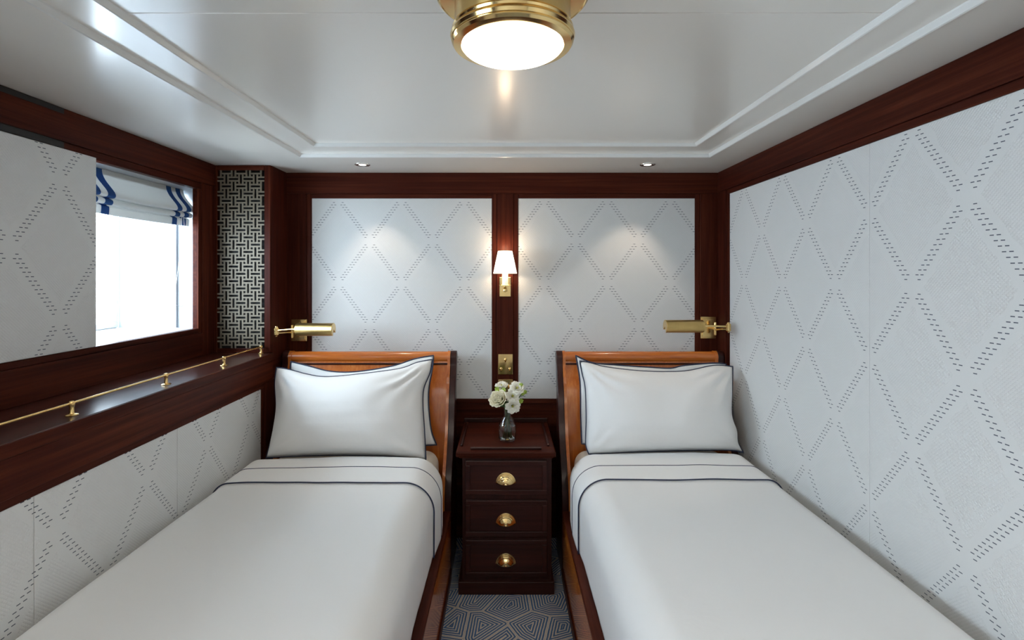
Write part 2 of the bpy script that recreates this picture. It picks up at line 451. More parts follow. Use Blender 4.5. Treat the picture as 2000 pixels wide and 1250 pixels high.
def bp(u, v):
    y = 1.94 + u * .685
    i = min(int(v * (len(sp_) - 1) + .5), len(sp_) - 1); p = sp_[i]
    sag = .010 * math.sin(PI * min(max((y - 1.94) / .685, 0), 1)) * (1 - abs((p.y - 1.835) / .12)) if p.y < 1.95 else 0
    return (p.x - .64 * 0 + .64 * 0, y, p.y - max(sag, 0)) 
m = MB(blind.location); m.grid(lambda u, v: Vector(bp(u, v)), 40, len(sp_) - 1)
b = m.build('blind_cloth', BL, blind, True)
# object coordinates of the cloth are local: shift the stripe pattern by baking the offset in the mesh instead
b.data.transform(Matrix.Translation(blind.location)); b.location = -blind.location
md = b.modifiers.new('s', 'SOLIDIFY'); md.thickness = .0025
m = MB(blind.location); m.box(-1.668, -1.648, 1.94, 2.628, 1.925, 1.951, .002); m.build('head_rail', WHITE, blind)
cord = []
for k in range(33):
    a = k / 32
    if a < .42: t = a / .42; y = 2.553 + (2.485 - 2.553) * t ** 2.2; z = 1.85 - .45 * t
    elif a < .58: t = (a - .42) / .16; y = 2.5475 - .0625 * math.cos(PI * t); z = 1.40 - .042 * math.sin(PI * t)
    else: t = (a - .58) / .42; y = 2.61 + (2.560 - 2.61) * t ** 1.2; z = 1.40 + .45 * t
    cord.append((-1.61, y, z))
m = MB(blind.location); m.tube(cord, .0011, 6); m.build('pull_cord', WHITE, blind, True)

# ================================================================ VENT GRILLE
g = empty('vent_grille', ((GX0 + GX1) / 2, YC, GZ0), 'tall brass basket-weave vent grille set in the mahogany corner cabinet', 'grille')
U_ = .01943; H_ = .29
m = MB(g.location)
nx, nz = 13, 49
cx, cz = (GX0 + GX1) / 2, (GZ0 + GZ1) / 2
def cuts(lo, hi, c):
    out = {lo, hi}
    k0 = int((lo - c) / U_) - 2; k1 = int((hi - c) / U_) + 2
    for k in range(k0, k1 + 1):
        for s in (-H_, H_):
            q = c + (k + s) * U_
            if lo + .004 < q < hi - .004: out.add(q)
    return sorted(out)
xs = cuts(GX0, GX1, cx); zs = cuts(GZ0, GZ1, cz)
def hole(x, z):
    a = (x - cx) / U_; b_ = (z - cz) / U_
    if not (GX0 + .005 < x < GX1 - .005 and GZ0 + .005 < z < GZ1 - .005): return False
    for i in range(math.floor(a) - 2, math.floor(a) + 4):
        for j in range(math.floor(b_) - 2, math.floor(b_) + 4):
            ie, je = i % 2 == 0, j % 2 == 0
            if ie and je:
                if ((i + j) // 2) % 2 == 0:
                    if abs(a - i) < 1.29 and abs(b_ - j) < .29: return True
                elif abs(a - i) < .29 and abs(b_ - j) < 1.29: return True
            elif (not ie) and (not je):
                if abs(a - i) < .29 and abs(b_ - j) < .29: return True
    return False
solid = {(i, j) for i in range(len(xs) - 1) for j in range(len(zs) - 1) if not hole((xs[i] + xs[i + 1]) / 2, (zs[j] + zs[j + 1]) / 2)}
yf, yb = YC - .002, YC + .004
vid = {}; V_ = []; F_ = []
def vx(i, j, s):
    if (i, j, s) not in vid: vid[(i, j, s)] = len(V_); V_.append((xs[i], yf if s == 0 else yb, zs[j]))
    return vid[(i, j, s)]
for i, j in solid:
    F_.append((vx(i, j, 0), vx(i + 1, j, 0), vx(i + 1, j + 1, 0), vx(i, j + 1, 0)))
    F_.append((vx(i, j, 1), vx(i, j + 1, 1), vx(i + 1, j + 1, 1), vx(i + 1, j, 1)))
    for di, dj, p, q in ((-1, 0, (i, j), (i, j + 1)), (1, 0, (i + 1, j), (i + 1, j + 1)), (0, -1, (i, j), (i + 1, j)), (0, 1, (i, j + 1), (i + 1, j + 1))):
        if (i + di, j + dj) not in solid: F_.append((vx(*p, 0), vx(*q, 0), vx(*q, 1), vx(*p, 1)))
m.add(V_, F_); m.build('lattice', BRL, g)
m = MB(g.location); m.box(GX0, GX1, YC + .018, YC + .024, GZ0, GZ1); m.build('backing', BLACK, g)

# ================================================================ BRASS GALLERY RAIL
RX = -1.286
rail = empty('gallery_rail', (RX, 1.5, 1.10), 'thin brass gallery rail on short posts along the front of the window ledge', 'rail')
m = MB(rail.location); m.tube([(RX, YB + .1, 1.136), (RX, 2.712, 1.136)], .0038, 12); m.build('rail_bar', BR, rail, True, 40)
for y in (2.70, 2.345, 1.944, 1.52, 1.10, .68, .26, -.16, -.58, -1.0):
    m = MB(rail.location)
    m.lathe([(.0, 0), (.016, 0), (.017, .002), (.0155, .0035), (.008, .005), (.0062, .008), (.0062, .026), (.0072, .029), (.0085, .034), (.0085, .039), (.0065, .0425), (0, .0435)], (RX, y, 1.10), n=20)
    m.build('rail_post', BR, rail, True, 40)

# ================================================================ CEILING LAMP
LX, LY = .0155, 1.036
lamp = empty('ceiling_lamp', (LX, LY, T2), 'round brass flush ceiling lamp with glowing frosted dome', 'lamp')
m = MB(lamp.location)
m.lathe([(.10, T2), (.152, T2), (.157, T2 - .006), (.158, T2 - .022), (.1535, T2 - .030), (.1515, T2 - .032), (.1545, T2 - .038), (.1535, T2 - .047), (.149, T2 - .0505), (.147, T2 - .049), (.120, T2 - .049), (.116, T2 - .049)], (LX, LY, 0), n=96)
m.build('ceiling_flange', BRP, lamp, True, 35)
m = MB(lamp.location)
m.lathe([(.1175, T2 - .049), (.1165, T2 - .060), (.1165, T2 - .112), (.1185, T2 - .114)], (LX, LY, 0), n=96); m.build('lamp_body', BRA, lamp, True, 35)
zb = 1.984
m = MB(lamp.location)
m.lathe([(.1165, T2 - .110), (.121, T2 - .111), (.1225, T2 - .115), (.121, T2 - .119), (.1235, T2 - .121), (.1255, T2 - .127), (.1235, T2 - .133), (.1215, T2 - .134), (.1225, T2 - .138), (.119, T2 - .143), (.1145, T2 - .1435), (.104, T2 - .1445), (.1025, T2 - .141)], (LX, LY, 0), n=96)
m.build('bezel_ring', BRP, lamp, True, 35)
zg = T2 - .143
m = MB(lamp.location)
m.lathe([(.1028 * math.cos(a), zg - .026 * math.sin(a)) for a in [PI / 2 * k / 14 for k in range(15)]], (LX, LY, 0), n=96)
m.build('glass_dome', emis('lamp_glass', (1, .91, .79), 6.5), lamp, True)

# downlights in the soffit
def downlight(x, y, label):
    d = empty('downlight', (x, y, CEIL), label, 'light', 'recessed downlights')
    m = MB(d.location); m.lathe([(.040, CEIL), (.0405, CEIL - .002), (.037, CEIL - .004), (.030, CEIL - .0045), (.025, CEIL - .0025), (.019, CEIL - .0015)], (x, y, 0), n=40)
    m.build('trim_ring', plain('nickel', (.85, .83, .8), .25, 1), d, True)
    m = MB(d.location); m.lathe([(0, CEIL - .0025), (.019, CEIL - .0018)], (x, y, 0), n=30); m.build('lamp_lens', emis('spot_lens', (1, .86, .68), 6), d)
    l = bpy.data.lights.new('spot', 'SPOT'); l.energy = 7; l.color = (1, .82, .62); l.spot_size = math.radians(74); l.spot_blend = .55; l.shadow_soft_size = .02
    o = bpy.data.objects.new('spot', l); COL.objects.link(o); o.location = (x, y, CEIL - .012)
    dv = Vector((.07 * (-1 if x > 0 else 1), .05, -.75)); o.rotation_euler = dv.to_track_quat('-Z', 'Y').to_euler()
downlight(-.755, 2.715, 'small round recessed downlight in the white ceiling over the left bed')
downlight(.757, 2.715, 'small round recessed downlight in the white ceiling over the right bed')

# ================================================================ WALL SCONCE
PX = .0015
sc = empty('wall_sconce', (PX, D - .018, 1.45), 'lit candle-style brass wall lamp with small white tapered shade', 'lamp')
m = MB(sc.location); m.box(PX - .0325, PX + .0325, D - .024, D - .018, 1.39, 1.502, .002); m.build('backplate', BRP, sc)
AY = D - .085
m = MB(sc.location); m.tube([(PX, D - .024, 1.43), (PX, AY + .01, 1.43), (PX, AY, 1.437), (PX, AY, 1.456)], .0055, 12); m.lathe([(0, 1.454), (.034, 1.4545), (.036, 1.457), (.034, 1.459), (0, 1.459)], (PX, AY, 0), n=32)
m.lathe([(0, 1.418), (.011, 1.420), (.013, 1.43), (.009, 1.44), (.005, 1.446)], (PX, AY, 0), n=20)
m.build('arm', BR, sc, True, 40)
m = MB(sc.location); m.lathe([(0, 1.459), (.0165, 1.459), (.0165, 1.53), (0, 1.53)], (PX, AY, 0), n=24); m.build('candle_sleeve', emis('candle', (1, .72, .40), .55, (.85, .75, .55)), sc, True, 40)
m = MB(sc.location)
z0, z1 = 1.523, 1.648
m.lathe([(.0665, z0), (.0655, z0 + .002), (.0405, z1 - .002), (.0395, z1)], (PX, AY, 0), n=48)
sh = m.build('lamp_shade', emis('shade_linen', (1, .82, .62), 3.2, (.85, .8, .7)), sc, True)
md = sh.modifiers.new('s', 'SOLIDIFY'); md.thickness = .0015
for zz, e in ((z0 - .015, .7), (z1 + .015, .8)):
    l = bpy.data.lights.new('bulb_glow', 'POINT'); l.energy = e; l.color = (1, .74, .48); l.shadow_soft_size = .02
    o = bpy.data.objects.new('bulb_glow', l); COL.objects.link(o); o.location = (PX, AY - .0, zz if zz > 1.6 else 1.54)

# ================================================================ SWITCH PLATES
def plate(name, z0, z1, toggles, label, cat):
    p = empty(name, (.0035, D - .018, z0), label, cat)
    m = MB(p.location); m.box(-.038, .045, D - .0215, D - .018, z0, z1, .0015); m.build('plate', BRP, p)
    for x, z in toggles:
        m = MB(p.location); m.lathe([(.0085, D - .0215), (.0085, D - .0235), (.006, D - .026), (.004, D - .027)], (x, 0, z), 'Y', 20, True)
        m.tube([(x, D - .026, z), (x, D - .034, z - .004), (x, D - .041, z - .009)], [.003, .0035, .0045], 10)
        m.build('toggle', BR, p, True, 40)
plate('light_switch', .944, 1.061, ((.0035, 1.030), (-.021, .978), (.028, .978)), 'polished brass plate with three toggle switches on the post above the nightstand', 'switch')
plate('wall_socket', .815, .917, ((.022, .880),), 'polished brass outlet plate half hidden behind the white flowers', 'socket')

# ================================================================ READING LAMPS
def reading_lamp(sx, bx, bz, jx, jz, s0, s1, sz, label):
    r = empty('reading_lamp', (bx, D - .018, bz), label, 'lamp', 'brass swing-arm reading lamps')
    m = MB(r.location); m.box(bx - .045, bx + .045, D - .026, D - .018, bz - .063, bz + .063, .003)
    m.box(bx - .036, bx + .036, D - .030, D - .026, bz - .054, bz + .054, .002); m.build('backplate', BR, r)
    hx = bx + .018 * -sx
    m = MB(r.location)
    m.tube([(hx, D - .030, bz), (hx, D - .075, bz)], .010, 16)
    m.lathe([(0, -.036), (.007, -.036), (.0085, -.030), (.0085, .030), (.007, .036), (0, .036)], (hx, D - .080, bz), n=20)
    m.build('pivot', BR, r, True, 40)
    jy = 2.725
    m = MB(r.location); m.tube([(hx, D - .080, bz - .006), (jx, jy, jz - .010)], .0058, 12)
    m.lathe([(0, -.030), (.005, -.028), (.008, -.022), (.0125, -.018), (.0125, .016), (.008, .020), (.006, .026), (0, .028)], (jx, jy, jz), n=20)
    m.build('lower_arm', BR, r, True, 40)
    m = MB(r.location); m.tube([(jx, jy, jz + .004), (s0 - sx * .018, 2.705, sz + .002), (s0, 2.705, sz)], [.0055, .0058, .012], 12); m.build('upper_arm', BR, r, True, 40)
    # half-open cylindrical shade, its slot facing down and back
    R = .034; L = s1 - s0; yy = 2.705
    m = MB(r.location)
    a0, a1, n = math.radians(-50), math.radians(245), 40
    m.lathe([(R * .55, s0 - sx * .0), (R * .9, s0 + sx * .004), (R, s0 + sx * .010), (R, s1 - sx * .004), (R * 1.03, s1 - sx * .002), (R * .98, s1)], (0, yy, sz), 'X', n, False, math.radians(-35), math.radians(250))
    o = m.build('lamp_shade', BRS, r, True, 40); md = o.modifiers.new('s', 'SOLIDIFY'); md.thickness = .0015
    m = MB(r.location)
    for e, rr in ((s1 - sx * .001, R * .985), (s0 + sx * .006, R * .9)):
        pts = [(0, 0)] + [(rr * math.cos(a), rr * math.sin(a)) for a in [math.radians(-35) + (math.radians(285)) * k / 24 for k in range(25)]]
        m.prism([(yy + a, sz + b_) for a, b_ in pts], e - .0008, e + .0008, 'X'); m.build('end_cap', BRP, r); m = MB(r.location)
    m = MB(r.location); m.tube([(s0 + sx * .02, yy, sz), (s1 - sx * .03, yy, sz)], .010, 14); m.build('bulb', plain('frosted_bulb', (.85, .84, .8), .3), r, True, 40)
reading_lamp(1, -1.176, 1.198, -1.216, 1.215, -1.105, -.904, 1.226, 'brass swing-arm reading lamp on the wall by the corner vent cabinet, above the left bed')
reading_lamp(-1, 1.163, 1.213, 1.190, 1.236, 1.052, .846, 1.243, 'brass swing-arm reading lamp on the wall beside the long right wall, above the right bed')

# ================================================================ BEDS
OR, ORY, ORZ = wood('x', 'orange'), wood('y', 'orange'), wood('z', 'orange')
def post_profile(shrink=0):
    fr_ = [(2.560, .0), (2.560, .34), (2.575, .43), (2.605, .505), (2.650, .575), (2.695, .65), (2.728, .735), (2.752, .83), (2.785, .915), (2.815, .975), (2.832, 1.02)]
    pts = [(p.x, p.y) for p in spline(fr_, 4)]
    c = (2.866, 1.055); R = .036
    pts += [(c[0] + R * math.cos(a), c[1] + R * math.sin(a)) for a in [math.radians(195 - 15 * k) for k in range(0, 17)]]
    bk = [(2.874, 1.015), (2.862, .96), (2.846, .87), (2.842, .75), (2.842, .5), (2.842, .0)]
    pts += [(p.x, p.y) for p in spline(bk, 4)]
    return pts
def bed(xa, xb, aisle, label):
    """xa<xb outer faces; aisle=+1 when the open side is xb"""
    bd = empty('sleigh_bed', ((xa + xb) / 2, 1.8, 0), label, 'bed', 'twin sleigh beds')
    O = bd.location; pw = .034
    pf = post_profile()
    for x0, x1, name_in in ((xa, xa + pw, 1), (xb - pw, xb, -1)):
        m = MB(O); m.prism(pf, x0, x1, 'X'); p = m.build('headboard_post', wood('z', 'deep'), bd, True, 28)
        md = p.modifiers.new('b', 'BEVEL'); md.width = .003; md.segments = 2; md.limit_method = 'ANGLE'; md.angle_limit = math.radians(50)
        m = MB(O)
        cx_, cy_ = 2.80, .6
        xi0 = x1 if name_in == 1 else x0 - .016
        q = [(a + .006 if a < 2.8 else a - .002, b_ ) for a, b_ in pf]
        m.prism(q, xi0, xi0 + .016, 'X'); m.build('post_cheek', ORZ, p, True, 28)
    # headboard panel following the sleigh curve + scrolled top roll
    fr_ = spline([(2.742, .12), (2.742, .55), (2.755, .75), (2.782, .88), (2.815, .96), (2.838, 1.02), (2.846, 1.055)], 5)
    poly = [(p.x, p.y) for p in fr_] + [(p.x + .022, p.y) for p in reversed(fr_)]
    m = MB(O); m.prism(poly, xa + pw + .016, xb - pw - .016, 'X'); m.build('headboard', ORZ, bd, True, 30)
    m = MB(O); m.lathe([(0, xa + pw + .016), (.031, xa + pw + .016), (.031, xb - pw - .016), (0, xb - pw - .016)], (0, 2.864, 1.056), 'X', 32)
    m.build('top_roll', OR, bd, True, 40)
    m = MB(O); m.tube([(xa + pw + .016, 2.832, 1.023), (xb - pw - .016, 2.832, 1.023)], .005, 10); m.build('bead', wood('x', 'deep'), bd, True, 40)
    # side rails
    for x0, x1, s in ((xa, xa + .038, -1), (xb - .038, xb, 1)):
        xo = x0 if s < 0 else x1; xi = x1 if s < 0 else x0
        m = MB(O); m.box(xi, xo - s * .003, .70, 2.56, .03, .318, .002); r = m.build('side_rail', ORY, bd)
        m = MB(O); m.box(xi - s * .002, xo, .70, 2.562, .318, .334, .004); m.build('rail_cap', wood('y', 'dark'), r)
        m = MB(O); m.box(xi, xo + s * .003, .70, 2.56, .0, .05, .003); m.build('rail_plinth', wood('y', 'dark'), r)
    m = MB(O); m.box(xa, xb, .66, .70, 0, .40, .004); m.build('footboard', OR, bd)
    m = MB(O); m.box(xa + .038, xb - .038, .70, 2.73, .20, .25, .002); m.build('slat_base', wood('x', 'dark'), bd)
    return bd
bed(-1.232, -.268, 1, 'honey-orange sleigh bed with dark posts on the left, under the window side')
bed(.286, 1.214, -1, 'honey-orange sleigh bed with dark posts on the right, against the long quilted wall')

def rounded_section(xa, xb, zlo_a, zlo_b, ztop, ra, rb, crown=.006, n=64):
    """cross-section polyline from the left hem over the top to the right hem"""
    P = []
    for k in range(9): P.append((xa, zlo_a + (ztop - ra - zlo_a) * k / 8))
    for k in range(1, 13): a = PI - PI / 2 * k / 12; P.append((xa + ra + ra * math.cos(a), ztop - ra + ra * math.sin(a)))
    m_ = 24
    for k in range(1, m_): t = k / m_; P.append((xa + ra + (xb - rb - xa - ra) * t, ztop + crown * math.sin(PI * t)))
    for k in range(0, 13): a = PI / 2 - PI / 2 * k / 12; P.append((xb - rb + rb * math.cos(a), ztop - rb + rb * math.sin(a)))
    for k in range(1, 10): P.append((xb, ztop - rb + (zlo_b - ztop + rb) * k / 9))
    return P

def make_mattress(xa, xb, label):
    m = MB(((xa + xb) / 2, 1.7, .25)); m.box(xa, xb, .715, 2.735, .253, .596, .0)
    o = m.build('mattress', SHEETM, None, True)
    md = o.modifiers.new('b', 'BEVEL'); md.width = .07; md.segments = 8
    return tag(o, label, 'mattress', 'mattresses in cream fitted sheets')
make_mattress(-1.174, -.345, 'mattress in a cream fitted sheet on the left bed, showing beside the pillows')
make_mattress(.362, 1.146, 'mattress in a cream fitted sheet on the right bed, showing beside the pillows')

def make_duvet(xa, xb, aisle, seed, label):
    yh = 2.455 if aisle > 0 else 2.515; yf_ = .71
    ra, rb = (.075, .12) if aisle > 0 else (.12, .075)
    za, zb_ = (.46, .337) if aisle > 0 else (.337, .46)
    sec = rounded_section(xa, xb, za, zb_, .645, ra, rb)
    cxm = (xa + xb) / 2
    def surf(u, y, off=0.0):
        f = u * (len(sec) - 1); i = min(int(f), len(sec) - 2); t = f - i
        x = sec[i][0] * (1 - t) + sec[i + 1][0] * t; z = sec[i][1] * (1 - t) + sec[i + 1][1] * t
        i0 = max(i - 1, 0); i1 = min(i + 2, len(sec) - 1)
        tx, tz = sec[i1][0] - sec[i0][0], sec[i1][1] - sec[i0][1]; L = math.hypot(tx, tz) or 1
        nx_, nz_ = -tz / L, tx / L
        side = min(1, max(0, (.63 - z) / .12))
        # soft billow, fine vertical folds down the hanging side
        w = noise.noise(Vector((x * 2.2 + seed, y * 1.5, z * 2.2))) * .010 * (1 - side)
        w += noise.noise(Vector((x * 7 + seed, y * 3.2, 3))) * .0028 * (1 - side * .5)
        w += side * (noise.noise(Vector((seed, y * 7, z * 1.2))) * .0035 + noise.noise(Vector((seed + 9, y * 22, z * 2))) * .001)
        headward = max(0, 1 - (yh - y) / .06)
        e = 1 - math.sqrt(max(0, 1 - headward ** 2)) if headward < 1 else 1
        topness = 1 - side
        drop = e * .018
        bulge = .010 * math.exp(-((y - 2.30) / .16) ** 2) * side if aisle * (x - cxm) > 0 else 0
        # tuck towards the rail at the hem
        hem = 0 if aisle * (x - cxm) > 0 else 0
        d = w + off - drop + bulge - hem
        return Vector((x + nx_ * d, y, z + nz_ * d))
    dv = empty('duvet', (cxm, 1.6, .60), label, 'duvet', 'white duvets with turned-down navy-piped tops')
    O = dv.location
    m = MB(O); m.grid(lambda u, v: surf(u, yf_ + (yh - yf_) * (1 - (1 - v) ** 1.4)), 110, 190)
    c = m.build('duvet_cover', LINEN, dv, True); md = c.modifiers.new('s', 'SOLIDIFY'); md.thickness = .013; md.offset = -1
    # make sure the solidify grows inward
    return dv, surf, O
def finish_duvet(dv, surf, O, ya, yb_, yline):
    y_hem = lambda u: yb_ + .006 * math.sin(u * 9) 
    m = MB(O)
    N = 14
    m.grid(lambda u, v: surf(.0 + u, (y_hem(u)) + (ya - y_hem(u)) * v, .006 if 0 < v < 1 else .002), 110, N)
    f = m.build('turned_sheet', LINEN, dv, True)
    md = f.modifiers.new('s', 'SOLIDIFY'); md.thickness = .004; md.offset = -1
    for fn, r in ((lambda u: y_hem(u) - .002, .0030), (lambda u: yline + .004 * math.sin(u * 7 + 1), .0020)):
        m = MB(O); m.tube([surf(u / 160, fn(u / 160), .0062) for u in range(161)], r, 8); m.build('piping', NAVY, dv, True)
a = make_duvet(-1.222, -.303, 1, 3.1, 'smooth white duvet on the left bed, its top turned down with two navy piping lines')
finish_duvet(*a, 2.43, 2.13, 2.290)
a = make_duvet(.322, 1.178, -1, 8.4, 'smooth white duvet on the right bed, its top turned down with two navy piping lines')
finish_duvet(*a, 2.49, 2.165, 2.320)

# ---- pillows: outlines as edge curves (bottom, top left to right; left, right bottom to top), filled as a Coons patch
def resample(pts, n):
    pts = [Vector((p.x, p.y, 0)) for p in spline(pts, 8)]
    L = [0]
    for a, b in zip(pts, pts[1:]): L.append(L[-1] + (b - a).length)
    out = []; k = 0
    for i in range(n + 1):
        q = L[-1] * i / n
        while k < len(L) - 2 and L[k + 1] < q: k += 1
        t = (q - L[k]) / max(1e-9, L[k + 1] - L[k]); out.append(pts[k].lerp(pts[k + 1], min(1, t)))
    return out
def pillow(bottom, top, left, right, dB, dT, T, seed, label, front=.62):
    NU, NV = 60, 44
    yB = max(bottom[0][1], bottom[-1][1]); yT = min(top[0][1], top[-1][1])
    B, Tp, L, R = resample(bottom, NU), resample(top, NU), resample(left, NV), resample(right, NV)
    def w(p):
        t = (yB - p.y) / (yB - yT); d = dB + (dT - dB) * t
        return Vector(((p.x - 986) * d / 1000, d, CAMZ - (p.y - 535) * d / 1000))
    def flat(i, j):
        s, t = i / NU, j / NV
        p = B[i] * (1 - t) + Tp[i] * t + L[j] * (1 - s) + R[j] * s
        return p - (B[0] * (1 - s) * (1 - t) + B[NU] * s * (1 - t) + Tp[0] * (1 - s) * t + Tp[NU] * s * t)
    c = [w(B[0]), w(B[NU]), w(Tp[NU]), w(Tp[0])]
    nrm = (c[1] - c[0]).cross(c[3] - c[0]).normalized()
    if nrm.y > 0: nrm = -nrm
    pl = empty('pillow', (c[0] + c[1]) / 2, label, 'pillow', 'white navy-piped pillows')
    def th(s, t):
        a = max(0, 1 - abs(2 * s - 1) ** 2.8); b = max(0, 1 - abs(2 * t - 1) ** 2.6)
        return T * (a * b) ** .55 * (.84 + .30 * (1 - t))
    vs, fs, idx = [], [], {}
    def V(i, j, k):
        bd = i in (0, NU) or j in (0, NV)
        key = (i, j, 0 if bd else k)
        if key not in idx:
            s, t = i / NU, j / NV
            p = w(flat(i, j)); h = th(s, t)
            e = min(s, 1 - s); e2 = min(t, 1 - t)
            cr = 0
            for cs, ct, am in ((0, 0, .4), (1, 0, .4), (1, 1, 1.0), (0, 1, 1.0)):
                ds, dt = (s - cs) * 1.5, (t - ct); r = math.hypot(ds, dt); ang = math.atan2(abs(dt), abs(ds))
                cr += am * .0095 * math.exp(-(r / .42) ** 2) * math.sin(ang * 13 + 3 * noise.noise(Vector((s * 3, t * 3, seed + cs + ct * 2)))) * min(1, r * 5)
            cr += noise.noise(Vector((s * 4, t * 2.6, seed))) * .010 + noise.noise(Vector((s * 2.2, t * 9, seed + 4))) * .003
            cr += .0022 * math.sin(s * 130 + 2 * noise.noise(Vector((s * 6, 1, seed)))) * math.exp(-((1 - t) / .07) ** 2)     # gathers under the top seam
            cr *= min(1, 12 * min(e, e2))
            if k == 0: p = p + nrm * (h * front + cr)
            else: p = p - nrm * (h * (1 - front))
            idx[key] = len(vs); vs.append(p - pl.location)
        return idx[key]
    for k in (0, 1):
        for i in range(NU):
            for j in range(NV):
                fs.append((V(i, j, k), V(i + 1, j, k), V(i + 1, j + 1, k), V(i, j + 1, k)))
    obj('pillow_case', vs, fs, LINEN, pl, True)
    bpts = [w(q) + nrm * .0015 for q in B[:-1] + R[:-1] + Tp[:0:-1] + L[:0:-1]]
    m = MB(pl.location); m.tube(bpts, .0034, 8, closed=True); m.build('piping', NAVY, pl, True)
    return pl
pillow([(560, 872), (700, 874), (853, 869)], [(568, 706), (604, 715), (645, 725), (694, 726), (766, 715), (810, 701), (847, 694)],
       [(560, 872), (562, 800), (568, 706)], [(853, 869), (843, 842), (838, 800), (838, 760), (845, 718), (847, 694)],
       2.650, 2.765, .07, 1.7, 'white navy-piped pillow leaning on the left headboard, behind the front pillow', .5)
pillow([(520, 894), (600, 890), (675, 889), (760, 891), (832, 898)], [(540, 717), (566, 722), (600, 731), (636, 736), (700, 731), (781, 720), (815, 708), (845, 702)],
       [(520, 894), (528, 865), (535, 835), (540, 795), (537, 750), (540, 717)], [(832, 898), (829, 840), (826, 790), (828, 758), (840, 728), (845, 702)],
       2.492, 2.668, .19, 5.3, 'white navy-piped pillow standing in front on the left bed', .74)
pillow([(1136, 867), (1260, 872), (1400, 870)], [(1124, 694), (1156, 708), (1204, 713), (1265, 717), (1310, 719), (1335, 714), (1393, 709), (1418, 711)],
       [(1136, 867), (1134, 816), (1133, 752), (1129, 720), (1124, 694)], [(1400, 870), (1405, 800), (1418, 711)],
       2.675, 2.765, .065, 2.9, 'white navy-piped pillow leaning on the right headboard, behind the front pillow', .5)
pillow([(1150, 887), (1284, 881), (1418, 879), (1452, 884)], [(1132, 705), (1150, 708), (1185, 717), (1258, 725), (1335, 725), (1393, 714), (1431, 716)],
       [(1150, 887), (1144, 867), (1145, 816), (1143, 758), (1137, 730), (1132, 705)], [(1452, 884), (1441, 864), (1438, 842), (1428, 810), (1430, 752), (1431, 716)],
       2.535, 2.670, .19, 7.7, 'white navy-piped pillow standing in front on the right bed', .74)

# ================================================================ NIGHTSTAND
ns = empty('nightstand', (.004, 2.66, 0), 'dark mahogany nightstand with three drawers between the two beds', 'nightstand')
O = ns.location; dk = wood('x', 'deep'); dkz = wood('z', 'deep'); dky = wood('y', 'deep')
NF, NB = 2.445, 2.925
nx0, nx1 = -.203, .223
m = MB(O); m.box(nx0, nx1, NF, NB, .06, .652, .002); m.build('carcass', dkz, ns)
m = MB(O); m.box(nx0 - .018, nx1 + .012, NF - .022, NB, 0, .062, .004); m.build('plinth', dk, ns)
m = MB(O); m.box(-.232, .242, 2.420, NB + .002, .652, .676, .005); m.box(-.218, .229, 2.432, NB, .644, .653, .003); m.build('tabletop', wood('x', 'dark'), ns)
m = MB(O)
m.box(-.166, .176, 2.452, 2.464, .676, .689, .003); m.build('fiddle_rail', wood('x', 'deep'), ns)
for x in (-.212, .212): m = MB(O); m.box(x - .006, x + .006, 2.50, 2.88, .676, .689, .003); m.build('fiddle_rail', dky, ns)
m = MB(O); m.box(-.232, .242, NB - .018, NB, .676, .70, .003); m.build('back_ledge', dk, ns)
def pull(x, y, z, parent):
    m = MB(O)
    # cup pull: stepped quarter-dome, flat side down
    prof = [(.0475, 0), (.0475, .003), (.043, .004), (.042, .008), (.038, .009), (.037, .013), (.0335, .0145), (.0325, .018), (.027, .020), (.024, .0235), (.016, .0265), (.008, .028), (.0, .0285)]
    v = []; f = []; n = 28
    for (r, h) in prof:
        for k in range(n + 1):
            a = PI * k / n
            v.append((x + r * math.cos(a), y - h, z + 1.08 * r * math.sin(a) - .004))
    for i in range(len(prof) - 1):
        for k in range(n): f.append((i * (n + 1) + k, i * (n + 1) + k + 1, (i + 1) * (n + 1) + k + 1, (i + 1) * (n + 1) + k))
    m.add(v, f); o = m.build('cup_pull', BRP, parent, True, 30); md = o.modifiers.new('s', 'SOLIDIFY'); md.thickness = .0012
    return o
for zt, zb_ in ((.634, .474), (.446, .276), (.258, .084)):
    x0, x1 = -.186, .200
    m = MB(O); m.box(x0, x1, NF - .012, NF, zb_, zt, .002)
    # raised frame and field
    fw = .022
    for a_ in ((x0, x1, zt - fw, zt), (x0, x1, zb_, zb_ + fw), (x0, x0 + fw, zb_ + fw, zt - fw), (x1 - fw, x1, zb_ + fw, zt - fw)):
        m.box(a_[0], a_[1], NF - .020, NF - .0115, a_[2], a_[3], .0025)
    dr = m.build('drawer', dk, ns)
    pull(.0045, NF - .012, (zt + zb_) / 2 - .024, dr)

# ================================================================ VASE + FLOWERS
VX, VY, VZ = .0125, 2.60, .6775
vs_ = empty('glass_vase', (VX, VY, VZ), 'small clear glass bottle vase of water on the nightstand', 'vase')
O = vs_.location
GL = plain('vase_glass', (1, 1, 1), .0); 
GL.node_tree.nodes['Principled BSDF'].inputs['Transmission Weight'].default_value = 1.0
GL.node_tree.nodes['Principled BSDF'].inputs['IOR'].default_value = 1.45
WT = plain('water', (.93, .96, .90), .0)
WT.node_tree.nodes['Principled BSDF'].inputs['Transmission Weight'].default_value = 1.0
WT.node_tree.nodes['Principled BSDF'].inputs['IOR'].default_value = 1.33
outer = [(0, 0), (.034, 0), (.041, .004), (.0445, .014), (.0450, .060), (.0435, .078), (.036, .098), (.026, .112), (.0215, .124), (.0210, .142), (.0225, .158), (.0245, .163)]
inner = [(.0225, .163), (.0195, .155), (.0185, .142), (.0190, .125), (.0235, .113), (.0335, .098), (.041, .077), (.0423, .060), (.0418, .016), (.038, .009), (0, .007)]
m = MB(O); m.lathe(outer + inner, (VX, VY, VZ), n=48); m.build('vase_body', GL, vs_, True, 60)
